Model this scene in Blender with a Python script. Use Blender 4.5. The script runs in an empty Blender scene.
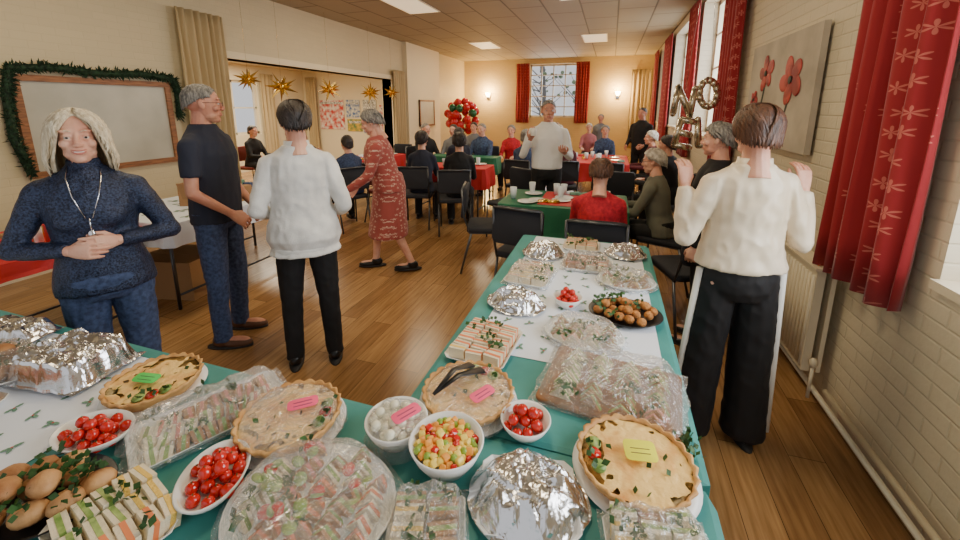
import bpy, math, random, time
import numpy as np
from mathutils import Vector, Matrix, noise
random.seed(7); rnd=random.random
def U(a,b): return a+(b-a)*rnd()
SC=bpy.context.scene; COL=SC.collection; D=bpy.data
PEND=[]
# ---------------------------------------------------------------- materials
def C(r,g,b):
    f=lambda c:(c/255/12.92 if c/255<=.04045 else ((c/255+.055)/1.055)**2.4)
    return (f(r),f(g),f(b),1)
def mat(name,col,rough=.6,metal=0,col2=None,ns=0,bump=0,bs=60,emit=0,sss=0,sheen=0,stretch=None,spec=.5,coat=0,detail=4,contrast=(.35,.65)):
    m=D.materials.new(name); m.use_nodes=True; nt=m.node_tree; N=nt.nodes; L=nt.links
    p=N['Principled BSDF']; p.inputs['Base Color'].default_value=col; p.inputs['Roughness'].default_value=rough
    p.inputs['Metallic'].default_value=metal; p.inputs['Specular IOR Level'].default_value=spec
    if sss: p.inputs['Subsurface Weight'].default_value=sss; p.inputs['Subsurface Radius'].default_value=(.02,.008,.004)
    if sheen: p.inputs['Sheen Weight'].default_value=sheen
    if coat: p.inputs['Coat Weight'].default_value=coat
    if emit: p.inputs['Emission Color'].default_value=col; p.inputs['Emission Strength'].default_value=emit
    tc=N.new('ShaderNodeTexCoord'); mp=N.new('ShaderNodeMapping'); L.new(tc.outputs['Object'],mp.inputs[0])
    if stretch: mp.inputs['Scale'].default_value=stretch
    if ns:
        t=N.new('ShaderNodeTexNoise'); t.inputs['Scale'].default_value=ns; t.inputs['Detail'].default_value=detail
        L.new(mp.outputs[0],t.inputs[0]); r=N.new('ShaderNodeValToRGB'); L.new(t.outputs[0],r.inputs[0])
        r.color_ramp.elements[0].position=contrast[0]; r.color_ramp.elements[1].position=contrast[1]
        r.color_ramp.elements[0].color=col2 or tuple(c*.6 for c in col[:3])+(1,); r.color_ramp.elements[1].color=col
        L.new(r.outputs[0],p.inputs['Base Color'])
    if bump:
        t=N.new('ShaderNodeTexNoise'); t.inputs['Scale'].default_value=bs; t.inputs['Detail'].default_value=3
        L.new(mp.outputs[0],t.inputs[0]); b=N.new('ShaderNodeBump'); b.inputs['Strength'].default_value=bump; b.inputs['Distance'].default_value=.01
        L.new(t.outputs[0],b.inputs['Height']); L.new(b.outputs[0],p.inputs['Normal'])
    return m
def swz(nt,order,src='Object'):
    N=nt.nodes;L=nt.links; tc=N.new('ShaderNodeTexCoord'); s=N.new('ShaderNodeSeparateXYZ'); c=N.new('ShaderNodeCombineXYZ')
    L.new(tc.outputs[src],s.inputs[0])
    for i,o in enumerate(order):
        if o in 'XYZ': L.new(s.outputs['XYZ'.index(o)],c.inputs[i])
    return c.outputs[0]
def brickmat(name,col,order,bw=.225,rh=.075,dist=.006,strength=.5,rough=.55,mort=None,nbump=.5):
    m=mat(name,col,rough); nt=m.node_tree;N=nt.nodes;L=nt.links;p=N['Principled BSDF']
    v=swz(nt,order); b=N.new('ShaderNodeTexBrick'); b.inputs['Scale'].default_value=1
    b.inputs['Brick Width'].default_value=bw; b.inputs['Row Height'].default_value=rh; b.inputs['Mortar Size'].default_value=dist; b.inputs['Mortar Smooth'].default_value=.8
    c2=tuple(c*.96 for c in col[:3])+(1,)
    b.inputs['Color1'].default_value=col; b.inputs['Color2'].default_value=c2; b.inputs['Mortar'].default_value=mort or tuple(c*.93 for c in col[:3])+(1,)
    L.new(v,b.inputs[0]); L.new(b.outputs['Color'],p.inputs['Base Color'])
    iv=N.new('ShaderNodeMath'); iv.operation='SUBTRACT'; iv.inputs[0].default_value=1; L.new(b.outputs['Fac'],iv.inputs[1])
    nz=N.new('ShaderNodeTexNoise'); nz.inputs['Scale'].default_value=30; L.new(v,nz.inputs[0])
    ad=N.new('ShaderNodeMath'); ad.operation='MULTIPLY_ADD'; ad.inputs[1].default_value=nbump; L.new(nz.outputs[0],ad.inputs[0]); L.new(iv.outputs[0],ad.inputs[2])
    bp=N.new('ShaderNodeBump'); bp.inputs['Strength'].default_value=strength; bp.inputs['Distance'].default_value=.01
    L.new(ad.outputs[0],bp.inputs['Height']); L.new(bp.outputs[0],p.inputs['Normal']); return m
def starmat(name,base,star,order,scale=8,size=.28,petals=6,rough=.7,rand=.35):
    m=mat(name,base,rough,sheen=.2); nt=m.node_tree;N=nt.nodes;L=nt.links;p=N['Principled BSDF']
    v=swz(nt,order); sc=N.new('ShaderNodeVectorMath'); sc.operation='SCALE'; sc.inputs['Scale'].default_value=scale; L.new(v,sc.inputs[0])
    vo=N.new('ShaderNodeTexVoronoi'); vo.voronoi_dimensions='2D'; vo.inputs['Scale'].default_value=1; vo.inputs['Randomness'].default_value=rand; L.new(sc.outputs[0],vo.inputs['Vector'])
    su=N.new('ShaderNodeVectorMath'); su.operation='SUBTRACT'; L.new(sc.outputs[0],su.inputs[0]); L.new(vo.outputs['Position'],su.inputs[1])
    se=N.new('ShaderNodeSeparateXYZ'); L.new(su.outputs[0],se.inputs[0])
    def M(op,a,b=None):
        n=N.new('ShaderNodeMath'); n.operation=op
        for i,x in enumerate((a,b)):
            if x is None: continue
            if isinstance(x,(int,float)): n.inputs[i].default_value=x
            else: L.new(x,n.inputs[i])
        return n.outputs[0]
    an=M('ARCTAN2',se.outputs[0],se.outputs[1]); co=M('COSINE',M('MULTIPLY',an,petals)); rr=M('MULTIPLY',M('ADD',M('MULTIPLY',co,.6),.62),size)
    ms=M('LESS_THAN',vo.outputs['Distance'],rr)
    mx=N.new('ShaderNodeMix'); mx.data_type='RGBA'; mx.inputs[6].default_value=base; mx.inputs[7].default_value=star
    L.new(ms,mx.inputs[0]); L.new(mx.outputs[2],p.inputs['Base Color']); return m
def clingmat():
    m=D.materials.new('clear_cling_film'); m.use_nodes=True; nt=m.node_tree;N=nt.nodes;L=nt.links; N.clear()
    o=N.new('ShaderNodeOutputMaterial'); mx=N.new('ShaderNodeMixShader'); t=N.new('ShaderNodeBsdfTransparent'); t.inputs[0].default_value=(.98,.985,.985,1)
    g=N.new('ShaderNodeBsdfGlossy'); g.inputs['Roughness'].default_value=.12; g.inputs['Color'].default_value=(1,1,1,1)
    lw=N.new('ShaderNodeLayerWeight'); lw.inputs[0].default_value=.34; tc=N.new('ShaderNodeTexCoord')
    nz=N.new('ShaderNodeTexNoise'); nz.inputs['Scale'].default_value=18; nz.inputs['Detail'].default_value=4; nz.inputs['Distortion'].default_value=3; L.new(tc.outputs['Object'],nz.inputs[0])
    b=N.new('ShaderNodeBump'); b.inputs['Strength'].default_value=1; b.inputs['Distance'].default_value=.03; L.new(nz.outputs[0],b.inputs['Height'])
    L.new(b.outputs[0],g.inputs['Normal']); L.new(b.outputs[0],lw.inputs['Normal'])
    df=N.new('ShaderNodeBsdfDiffuse'); df.inputs[0].default_value=(.95,.96,.97,1); gd=N.new('ShaderNodeMixShader'); gd.inputs[0].default_value=.22; L.new(g.outputs[0],gd.inputs[1]); L.new(df.outputs[0],gd.inputs[2])  # white diffuse painted into the film, standing in for whitish glints of light
    a=N.new('ShaderNodeMath'); a.operation='MULTIPLY_ADD'; a.inputs[1].default_value=.75; a.inputs[2].default_value=.07; L.new(lw.outputs['Facing'],a.inputs[0]); a.use_clamp=True
    L.new(a.outputs[0],mx.inputs[0]); L.new(t.outputs[0],mx.inputs[1]); L.new(gd.outputs[0],mx.inputs[2]); L.new(mx.outputs[0],o.inputs[0]); return m
# ---------------------------------------------------------------- mesh builder
class B:
    def __init__(s): s.v=[];s.f=[];s.mi=[];s.sm=[];s.mats=[];s.n=0
    def add(s,vf,m,M=None,smooth=True):
        v,f=vf; v=np.asarray(v,float).reshape(-1,3)
        if M is not None:
            A=np.array(M); v=v@A[:3,:3].T+A[:3,3]
        if m not in s.mats: s.mats.append(m)
        k=s.mats.index(m); o=s.n; s.n+=len(v); s.v.append(v)
        if isinstance(f,np.ndarray): f=(f+o).tolist(); s.f+=f
        else: s.f+=[tuple(i+o for i in q) for q in f]
        s.mi+=[k]*len(f); s.sm+=[smooth]*len(f); return s
    def build(s,name,loc=(0,0,0),rot=0):
        me=D.meshes.new(name); me.from_pydata(np.concatenate(s.v).tolist(),[],s.f)
        for m in s.mats: me.materials.append(m)
        me.polygons.foreach_set('material_index',s.mi); me.polygons.foreach_set('use_smooth',s.sm); me.update()
        o=D.objects.new(name,me); o.location=loc; o.rotation_euler=(0,0,math.radians(rot)); PEND.append(o)
        return o
def T(x=0,y=0,z=0,rx=0,ry=0,rz=0,s=1):
    return Matrix.Translation((x,y,z))@Matrix.Rotation(math.radians(rz),4,'Z')@Matrix.Rotation(math.radians(ry),4,'Y')@Matrix.Rotation(math.radians(rx),4,'X')@(Matrix.Scale(s,4) if not hasattr(s,'__len__') else Matrix.Diagonal((*s,1)))
def loft(rings,cap=True):
    k=len(rings);n=len(rings[0]); v=[p for r in rings for p in r]; f=[]
    for i in range(k-1):
        for j in range(n):
            j2=(j+1)%n; f.append((i*n+j,i*n+j2,(i+1)*n+j2,(i+1)*n+j))
    if cap: f.append(tuple(range(n-1,-1,-1))); f.append(tuple((k-1)*n+j for j in range(n)))
    return v,f
def lathe(prof,n=24,cap=True): return loft([[(r*math.cos(6.28318*j/n),r*math.sin(6.28318*j/n),z) for j in range(n)] for r,z in prof],cap)
def ring(c,a,b,n=20): return [(c[0]+a*math.cos(6.28318*j/n),c[1]+b*math.sin(6.28318*j/n),c[2]) for j in range(n)]
def ell(c,r,n=16,M=None):
    if not hasattr(r,'__len__'): r=(r,r,r)
    k=max(5,n//2); R=[]
    for i in range(k+1):
        a=-math.pi/2+math.pi*min(max(i/k,.02),.98); R.append([(math.cos(a)*math.cos(6.28318*j/n)*r[0],math.cos(a)*math.sin(6.28318*j/n)*r[1],math.sin(a)*r[2]) for j in range(n)])
    v,f=loft(R); v=np.array(v)
    if M is not None: A=np.array(M)[:3,:3]; v=v@A.T
    return v+np.array(c),f
def tube(P,R,n=8,cap=True,up=None):
    P=[Vector(p) for p in P];k=len(P)
    if not hasattr(R,'__len__'): R=[R]*k
    rings=[];N=None
    for i in range(k):
        t=(P[min(i+1,k-1)]-P[max(i-1,0)]).normalized()
        if N is None:
            N=Vector(up) if up else (Vector((1,0,0)) if abs(t.x)<.8 else Vector((0,1,0)))
        N=(N-t*N.dot(t)).normalized(); Bn=t.cross(N); r=R[i]; a,b=(r if hasattr(r,'__len__') else (r,r))
        rings.append([tuple(P[i]+N*math.cos(6.28318*j/n)*a+Bn*math.sin(6.28318*j/n)*b) for j in range(n)])
    return loft(rings,cap)
def box(sx,sy,sz,c=(0,0,0)):
    x,y,z=sx/2,sy/2,sz/2
    v=[(c[0]+a*x,c[1]+b*y,c[2]+d*z) for d in(-1,1) for a,b in((-1,-1),(1,-1),(1,1),(-1,1))]
    return v,[(3,2,1,0),(4,5,6,7),(0,1,5,4),(1,2,6,5),(2,3,7,6),(3,0,4,7)]
def bx(x0,x1,y0,y1,z0,z1): return box(x1-x0,y1-y0,z1-z0,((x0+x1)/2,(y0+y1)/2,(z0+z1)/2))
def rbox(sx,sy,sz,r,c=(0,0,0),n=4):
    def rr(ins,z):
        pts=[];a=sx/2-ins;b=sy/2-ins;q=max(r-ins,.001)
        for cx,cy,a0 in((a-q,b-q,0),(-a+q,b-q,90),(-a+q,-b+q,180),(a-q,-b+q,270)):
            for i in range(n+1):
                t=math.radians(a0+90*i/n); pts.append((c[0]+cx+q*math.cos(t),c[1]+cy+q*math.sin(t),c[2]+z))
        return pts
    e=min(r,sz/2)*.6
    return loft([rr(e,-sz/2),rr(e*.3,-sz/2+e*.3),rr(0,-sz/2+e),rr(0,sz/2-e),rr(e*.3,sz/2-e*.3),rr(e,sz/2)])
def caps(p0,r0,p1,r1,n=12):
    return [tube([p0,p1],[r0,r1],n),ell(p0,r0*.99,n),ell(p1,r1*.99,n)]
def remesh(parts,vox,sm=3,wr=0,wf=12):
    b=B(); mm=MD
    for p in parts: b.add(p,mm)
    me=D.meshes.new('tmp'); me.from_pydata(np.concatenate(b.v).tolist(),[],b.f)
    o=D.objects.new('tmp',me); COL.objects.link(o)
    r=o.modifiers.new('r','REMESH'); r.mode='VOXEL'; r.voxel_size=vox
    s=o.modifiers.new('s','SMOOTH'); s.iterations=sm; s.factor=.5
    dg=bpy.context.evaluated_depsgraph_get(); e=o.evaluated_get(dg); m2=e.to_mesh()
    v=np.empty(len(m2.vertices)*3); m2.vertices.foreach_get('co',v); v=v.reshape(-1,3)
    f=np.empty(len(m2.loops),int); m2.loops.foreach_get('vertex_index',f); f=f.reshape(-1,4)
    if wr:
        nn=np.empty(len(v)*3); m2.vertices.foreach_get('normal',nn); nn=nn.reshape(-1,3)
        d=np.array([noise.noise((p[0]*wf+p[2]*3,p[1]*wf,p[2]*wf*.7+p[0]*4))+.5*noise.noise((p[0]*wf*2.3+5,p[1]*wf*2.3,p[2]*wf*1.6)) for p in v])
        d=1-2*np.abs(d); v=v+nn*(d*wr)[:,None]
    e.to_mesh_clear(); D.objects.remove(o); D.meshes.remove(me); return v,f
MD=mat('plain_default',(.8,.8,.8,1))
# ---------------------------------------------------------------- people
HEADS={}
def headmesh(vox,smile=0):
    k=(vox,smile)
    if k in HEADS: return HEADS[k]
    P=[ell((0,-.012,.03),(.074,.096,.088),20)]
    R=[(.075,.055,.060,.0),(.05,.067,.072,.010),(.02,.0685,.0745,.012),(.0,.067,.071,.013),(-.03,.063,.073,.015),(-.06,.056,.068,.020),(-.085,.046,.055,.027),(-.105,.032,.037,.040),(-.115,.018,.02,.050)]
    P.append(loft([ring((0,c,z),a,b) for z,a,b,c in R[::-1]]))
    P+=[ell((0,.071,-.099),(.019,.014,.014)),tube([(0,.080,.022),(0,.093,-.005),(0,.105,-.028)],[.008,.009,.0125],10),ell((0,.100,-.030),.0125,10)]
    for s in(-1,1):
        P+=[ell((s*.011,.094,-.033),(.009,.011,.008),10),ell((s*.032,.079,.031),(.026,.011,.008),12),ell((s*.040,.061,-.026),(.024,.023,.022),12),
            ell((s*.031,.0765,.0115),(.017,.013,.0085),10),ell((s*.031,.0750,-.0070),(.016,.0125,.0065),10),
            ell((s*.077,-.006,-.004),(.008,.018,.031),12,Matrix.Rotation(.25,3,'X')),ell((s*.03,.03,-.07),(.028,.04,.028),12)]
    P+=[ell((0,.079,-.062),(.028,.014,.018),12)]
    P.append(tube([(0,-.018,-.05),(0,-.028,-.12),(0,-.045,-.21)],[.050,.051,.060],16))
    HEADS[k]=remesh(P,vox,3); return HEADS[k]
HANDS={}
def handmesh(curl,side,vox):
    k=(curl,side,vox)
    if k in HANDS: return HANDS[k]
    P=[loft([[(x*1,y,z) for x,z,y in [(a*math.cos(6.28318*j/14),-b*math.sin(6.28318*j/14),yy) for j in range(14)]] for yy,a,b in((-.02,.025,.021),(0,.027,.019),(.03,.036,.018),(.07,.042,.015),(.095,.038,.010))])]
    for i,(x,l) in enumerate(zip((-.033,-.011,.011,.032),(.070,.079,.074,.058))):
        x=x*side; p=Vector((x,.082,0)); a=-curl*.35; pts=[p.copy()]
        for q in(.45,.3,.25):
            a-=curl*(.55 if q<.4 else .5); p=p+Vector((x*.12*(1-curl*.6),math.cos(a),math.sin(a)))*l*q; pts.append(p.copy())
        P.append(tube(pts,[.0095,.0088,.0080,.0065],8)); P.append(ell(tuple(pts[-1]),.0066,8)); P.append(ell(tuple(pts[1]),.0092,8))
    th=[(-.022*side,.02,-.004),(-.045*side,.045,-.012-.01*curl),(-.056*side+.01*curl*side,.075,-.02-.02*curl),(-.056*side+.022*curl*side,.098,-.024-.03*curl)]
    P.append(tube(th,[.014,.0125,.0105,.0078],8)); P.append(ell(th[-1],.0078,8))
    HANDS[k]=remesh(P,vox,2); return HANDS[k]
def fr(d,nrm):
    y=Vector(d).normalized(); z=Vector(nrm); z=(z-y*z.dot(y)); z=z.normalized() if z.length>1e-4 else y.orthogonal().normalized(); x=y.cross(z); M=Matrix((x,y,z)).transposed().to_4x4(); return M
def hairadd(b,M,m,st,n_locks,seed,male=False):
    rs=random.Random(seed); F,S,K,th,fl=st
    def mxa(a):
        ca=(1+math.cos(a))/2
        return (S+(F-S)*((ca-.5)*2)**1.8) if ca>.5 else (S+(K-S)*((.5-ca)*2)**.8)
    def at(a,ph,dr=0):
        e=math.radians(min(ph,98)); r=1+fl*max(0,min(ph,150)-60)/100-(fl*.8*max(0,ph-150)/100)
        x=math.sin(e)*math.sin(a)*(.077+th+dr)*r; y=-.014+math.sin(e)*math.cos(a)*(.097+th+dr)*r; z=.033+math.cos(e)*(.086+th+dr)
        if ph>98: z-=(ph-98)*.0022
        return Vector((x,y,z))
    n=72;k=16;R=[]
    for i in range(k+1):
        s=i/k; R.append([tuple(at(6.28318*j/n,mxa(6.28318*j/n)*max(s,.03)*(.97 if n_locks else 1),-.002+(.003*noise.noise((j*.9+seed,s*2,1))+.003*noise.noise((j*.25,s*4,seed)))*min(1,s*3))) for j in range(n)])
    R.append([tuple(at(6.28318*j/n,mxa(6.28318*j/n)*.95,-.003-th*.8)) for j in range(n)])
    v,f=loft(R[::-1],False); b.add((v,f+[tuple(range(17*n,18*n))]),m,M)
    for q in range(n_locks):
        k=9; pts=[]; w=rs.uniform(.004,.009)
        if male:
            a=rs.uniform(0,6.283); mx=mxa(a); p0=rs.uniform(.0,.85)*mx; p1=min(p0+rs.uniform(18,30),mx*1.02); k=5; da=rs.uniform(-.25,.25); w*=.5
            for i in range(k): t=i/(k-1); pts.append(at(a+da*t,p0+(p1-p0)*t,.0025*math.sin(t*3.1)-.0015))
        else:
            sd=rs.choice((-1,1)); aT=sd*math.radians(rs.uniform(40,180)); pb=rs.random()<.35
            p0=rs.uniform(0,F*.97); a0=sd*.12
            if pb: a0=aT*.6; p0=rs.uniform(0,40)
            p1=mxa(aT)*rs.uniform(.90,1.03); w1=rs.uniform(-.1,.1); fq=rs.uniform(4,9); am=rs.uniform(.0,.05)+ (.06 if S>130 else 0)
            for i in range(k):
                t=i/(k-1); pts.append(at(a0+(aT-a0)*(1-(1-t)**2.2)+am*math.sin(t*fq+q)*t+w1*t,p0+(p1-p0)*t**(.95),.002+.007*math.sin(t*3.1)*rs.uniform(.6,1)+((.018*noise.noise((q,t*3,0))+.006)*t if S>130 else 0)))
        b.add(tube(pts,[(w*.4+1e-3,w*.3)]+[(w,w*.4)]*(k-3)+[(w*.8,w*.35),(.001,.001)],6,up=tuple(pts[0].normalized().cross(pts[1]-pts[0]))),m,M)
SHORT=(60,92,120,.004,0); MANSHORT=(57,94,124,.003,0); BOB=(54,114,140,.012,.03); LONG=(44,186,196,.012,.26); FEMS=(55,104,138,.010,.0)
def dirs(v): return Vector(v).normalized()
def person(name,loc,rot,H=1.7,sit=False,lean=0,head=(0,0),arms=None,legs=None,fem=False,build=1.0,top=None,bot=None,skin=None,hair=None,hst=SHORT,
           shoes=None,sleeve='long',hem=.84,skirt=0,near=1,glasses=False,smile=0,curl=.6,extra=None,wide=0,turtle=False,locks=60,tailc=None,pz=None,turn=0,shr=0,ws=None,wrk=.0045):
    s=H/1.75; b=B(); vb=.009 if near==2 else (.013 if near else .02); seed=sum(map(ord,name))%97
    hz=(.93 if not sit else .50/s+.03) if pz is None else pz; dz=hz-.93
    piv=Vector((0,0,hz)); RL=Matrix.Rotation(math.radians(-lean),3,'X')@Matrix.Rotation(math.radians(turn),3,'Z')
    def sp(p):
        v=Vector(p)+Vector((0,0,dz)); w=max(0,min(1,(v.z-piv.z)/.12)); q=RL@(v-piv)+piv; return v.lerp(q,w)
    def tr(rings):
        out=[]
        for z,a,bb,cy in rings: out.append([tuple(sp(p)) for p in ring((0,cy,z),a*build,bb*build)])
        return loft(out)
    sw=.152 if fem else .180
    if fem: TR=[(.84,.150,.10,0),(.90,.172,.118,-.005),(.98,.160,.112,0),(1.08,.132,.095,.003),(1.20,.142,.103,.006),(1.29,.148,.112,.008),(1.37,.142,.095,0),(1.41,.120,.080,-.006),(1.44,.085,.065,-.012),(1.475,.058,.054,-.016)]
    else: TR=[(.84,.145,.105,0),(.90,.162,.118,0),(.98,.160,.118,.004),(1.08,.160,.115,.01),(1.20,.168,.120,.006),(1.30,.176,.122,.002),(1.385,.165,.10,-.003),(1.43,.128,.078,-.010),(1.46,.090,.066,-.014),(1.49,.062,.056,-.018)]
    body=[tr(TR)]; J={}; A=arms or {}
    for sd,key in((1,'R'),(-1,'L')):
        S=sp((sd*sw*build,-.005,1.365+shr)); a=A.get(key,((.10,.05,-1),(.02,.18,-1),None)); du=dirs((a[0][0]*sd,a[0][1],a[0][2])); df=dirs((a[1][0]*sd,a[1][1],a[1][2]))
        E=S+du*.285; W=E+df*.25; J[key]=(S,E,W,df,a[2]); body+=caps(S,.044*build,E,.036)+caps(E,.037,W,.025)+caps(sp((sd*.04,-.014,1.435)),.042,S,.044*build)
    G=legs or {}
    for sd,key in((1,'r'),(-1,'l')):
        Hp=Vector((sd*.088,0,hz-.03)); d=G.get(key,((.12 if sit else .02,1 if sit else 0,-.06 if sit else -1),(0,-.08 if sit else 0,-1)))
        K=Hp+dirs((d[0][0]*sd,d[0][1],d[0][2]))*.42; An=K+dirs((d[1][0]*sd,d[1][1],d[1][2]))*.40; J[key]=(Hp,K,An); body+=caps(Hp,.080*build,K,.055)+caps(K,.054,An,.036)
        body+=[ell((An.x,An.y-.0,An.z-.02),(.034,.05,.045)),ell((An.x,An.y+.09,An.z-.045),(.038,.09,.03))]
    S3=Matrix.Diagonal((s,s,s,1))
    b.add(remesh(body,vb*1.2,2),skin,S3)
    inf=.010; gt=[]; hemz=hem
    rings=[(z,a+inf+ (wide if z<1.2 else wide*.3),bb+inf+(wide if z<1.2 else wide*.3),cy) for z,a,bb,cy in TR if z>=max(hemz,.84)]
    if hemz<.84: rings=[(hemz,TR[0][1]+inf+wide*1.3+.012,TR[0][2]+inf+wide*1.3+.012,0)]+rings
    elif rings[0][0]>hemz+.01: rings=[(hemz,rings[0][1],rings[0][2],rings[0][3])]+rings
    gt.append(tr(rings))
    if fem:
        for q in(-1,1): gt.append(ell(sp((q*.066,.080*build,1.245)),(.060*build,.052*build,.06),12))
    if turtle: gt.append(tube([sp((0,-.02,1.43)),sp((0,-.018,1.515))],[.066,.058],16))
    if ws is None: ws=wide*.5
    for key,sd in(('R',1),('L',-1)):
        S,E,W,df,_=J[key]; nk=sp((sd*.045,-.014,1.425))
        if sleeve=='long': gt+=caps(nk,.045,S,.053*build)+caps(S,.053*build,E,.043+ws)+[tube([E,E.lerp(W,.5),W-df*.01],[.043+ws,.040+ws*1.1,.031+ws*.6],12)]
        elif sleeve=='short': gt+=caps(nk,.045,S,.054*build)+[tube([S,S.lerp(E,.35),S.lerp(E,.66)],[.054*build,.053*build,.055],14)]
    b.add(remesh(gt,vb,3,wrk,10),top,S3)
    gb=[]
    if skirt:
        k0=[(skirt,.21,.17,.03),(.62,.19,.15,.015)]+[(.84,.175,.135,0),(.92,.18,.13,0),(1.0,.17,.12,0),(1.06,.15,.108,0)]
        gb.append(loft([ring((0,c,z+dz*0),a*build,q*build,24) for z,a,q,c in k0])); b.add(remesh(gb,vb,3,.006,7),bot,S3)
    else:
        gb.append(loft([ring((0,c,z+dz),a*build,q*build) for z,a,q,c in((.82,.13,.10,0),(.87,.165,.122,0),(.93,.172,.126,0),(1.0,.160,.118,0),(1.03,.150,.112,0))]))
        for key in 'rl':
            Hp,K,An=J[key]; wl=wide*1.2 if bot and 'wide' in bot.name else 0
            gb+=caps(Hp,.090*build,K,.066+wl)+[tube([K,K.lerp(An,.6),An+(An-K).normalized()*.035],[.066+wl,.057+wl*1.3,.054+wl*1.6],14)]
        b.add(remesh(gb,vb,3,.0045,10),bot,S3)
        if tailc:
            for key,q in(('r',1),('l',-1)):
                Hp,K,An=J[key]; wl=wide*1.2
                o1=Vector((q*(.094*build),-.03,0)); o2=Vector((q*(.068+wl),-.025,0)); o3=Vector((q*(.052+wl*1.6),-.025,0))
                b.add(tube([Hp+o1+Vector((0,0,.06)),K+o2,An+o3],[(.013,.017)]*3,8,up=(0,1,0)),tailc,S3)
    for key in 'rl':
        Hp,K,An=J[key]; zb=An.z-.085
        v,f=remesh([ell((An.x,An.y-.01,An.z-.035),(.043,.062,.05)),ell((An.x,An.y+.085,An.z-.055),(.046,.105,.036)),tube([An,An-Vector((0,0,.04))],[.046,.045],12)],.009,2)
        v[:,2]=np.maximum(v[:,2],zb); b.add((v,f),shoes,S3)
        b.add(loft([[(An.x+x*1.05,An.y+.04+y,zb+z) for x,y,_ in ring((0,0,0),.045,.148,20)] for z in(-.0,.016)]),DARKSOLE,S3)
    for key,sd in(('R',1),('L',-1)):
        S,E,W,df,pn=J[key]; n=Vector(pn) if pn else Vector((-sd,0,0)); M=S3@Matrix.Translation(W)@fr(df,-n)@Matrix.Scale(.96 if fem else 1.04,4)
        b.add(handmesh(curl,1 if key=='R' else -1,.0035 if near==2 else .0055),skin,M)
    nb=sp((0,-.015,1.48)); up=(sp((0,0,1.5))-sp((0,0,1.4))).normalized()
    hc=nb+up*.052+Vector((0,.02,.085)); HM=S3@Matrix.Translation(hc)@Matrix.Rotation(math.radians(head[0]),4,'Z')@Matrix.Rotation(math.radians(-head[1]),4,'X')@Matrix.Scale(1.01 if fem else 1.02,4)
    b.add(headmesh(.0032 if near==2 else .006),skin,HM)
    b.add(tube([nb-up*.10,nb,hc+Vector((0,-.02,-.05))],[.045,.054,.050],14),skin,S3)
    for q in(-1,1):
        b.add(ell((q*.031,.0766,.0022),.0108,12),EYEW,HM); b.add(ell((q*.031,.0860,.0018),(.0054,.0024,.0052),10),EYED,HM)
        b.add(tube([(q*.014,.0905,.028),(q*.032,.0900,.034),(q*.050,.079,.028)],[.0014,.0024,.001],6),hair,HM)
    sm=.007*smile
    for zz,r in((-.0575,.003),(-.067-.004*smile,.004)):
        b.add(tube([(x,.0935-abs(x)**2*14,zz+sm*(abs(x)/.027)**2*(1 if zz>-.06 else 1.9)) for x in(-.026,-.018,-.008,0,.008,.018,.026)],[.001,r*.8,r,r*.9,r,r*.8,.001],8),LIP,HM)
    if smile: b.add(ell((0,.0895,-.061),(.018,.0042,.0042),12),TEETH,HM)
    if hst: hairadd(b,HM,hair,hst,locks if near==2 else (70 if near else 0),seed,male=not fem)
    if glasses:
        for q in(-1,1):
            b.add(tube([(q*.032+.021*math.cos(t*.5236),.103,.002+.016*math.sin(t*.5236)) for t in range(13)],.0015,6,False),GLF,HM)
            b.add(tube([(q*.053,.102,.006),(q*.078,.06,.008),(q*.082,0,.008)],.0015,6),GLF,HM)
        b.add(tube([(-.011,.104,.004),(.011,.104,.004)],.0015,6),GLF,HM)
    if extra: extra(b,sp,J,S3,HM)
    return b.build(name,loc,rot)
DARKSOLE=mat('shoe_sole',C(35,30,28)); EYEW=mat('eye_white',C(205,198,190),.3); EYED=mat('eye_iris',C(62,52,48),.15); LIP=mat('lips',C(196,118,106),.45); TEETH=mat('teeth',C(235,230,220),.3)
GLF=mat('spectacle_frame',C(40,40,45),.3,.6)
SK=mat('skin_fair',C(232,182,156),.5,col2=C(216,152,126),ns=9,sss=.12,bump=.15,bs=250); SK2=mat('skin_ruddy',C(218,160,132),.5,col2=C(196,130,106),ns=9,sss=.1)
H_BLOND=mat('hair_grey_blond',C(240,228,200),.45,col2=C(192,174,142),ns=28,stretch=(3,3,.4),bump=.5,bs=90); H_GREY=mat('hair_grey',C(158,152,144),.5,col2=C(95,92,86),ns=30,stretch=(3,3,.5),bump=.4,bs=90)
H_DARK=mat('hair_dark',C(58,46,40),.4,col2=C(28,22,20),ns=30,stretch=(3,3,.5),bump=.4,bs=90); H_BROWN=mat('hair_brown',C(104,66,44),.42,col2=C(58,36,25),ns=30,stretch=(3,3,.5),bump=.4,bs=90); H_WHITE=mat('hair_white',C(222,214,200),.5,col2=C(165,156,142),ns=30,bump=.4,bs=90)
M_NAVY=mat('navy_lurex_knit',C(58,70,100),.42,.35,col2=C(16,23,42),ns=130,detail=2,bump=.5,bs=200); M_JEAN=mat('denim_blue',C(66,82,118),.8,col2=C(42,54,84),ns=50,bump=.2,bs=300)
M_TSH=mat('dark_navy_cotton',C(38,42,58),.85,bump=.1,bs=200); M_WJ=mat('white_denim_jacket',C(240,238,232),.7,col2=C(215,213,208),ns=8,bump=.15,bs=150); M_BLK=mat('black_trousers',C(24,24,27),.8,col2=C(14,14,16),ns=12); M_BLKW=mat('black_wide_trousers',C(22,22,26),.7)
M_CREAM=mat('cream_silk_blouse',C(240,224,198),.35,col2=C(222,204,174),ns=6,sheen=.3); M_WHT=mat('white_sweatshirt',C(235,234,230),.8); M_RED=mat('red_knit',C(206,32,50),.8,col2=C(165,18,36),ns=40,bump=.3,bs=120)
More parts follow.
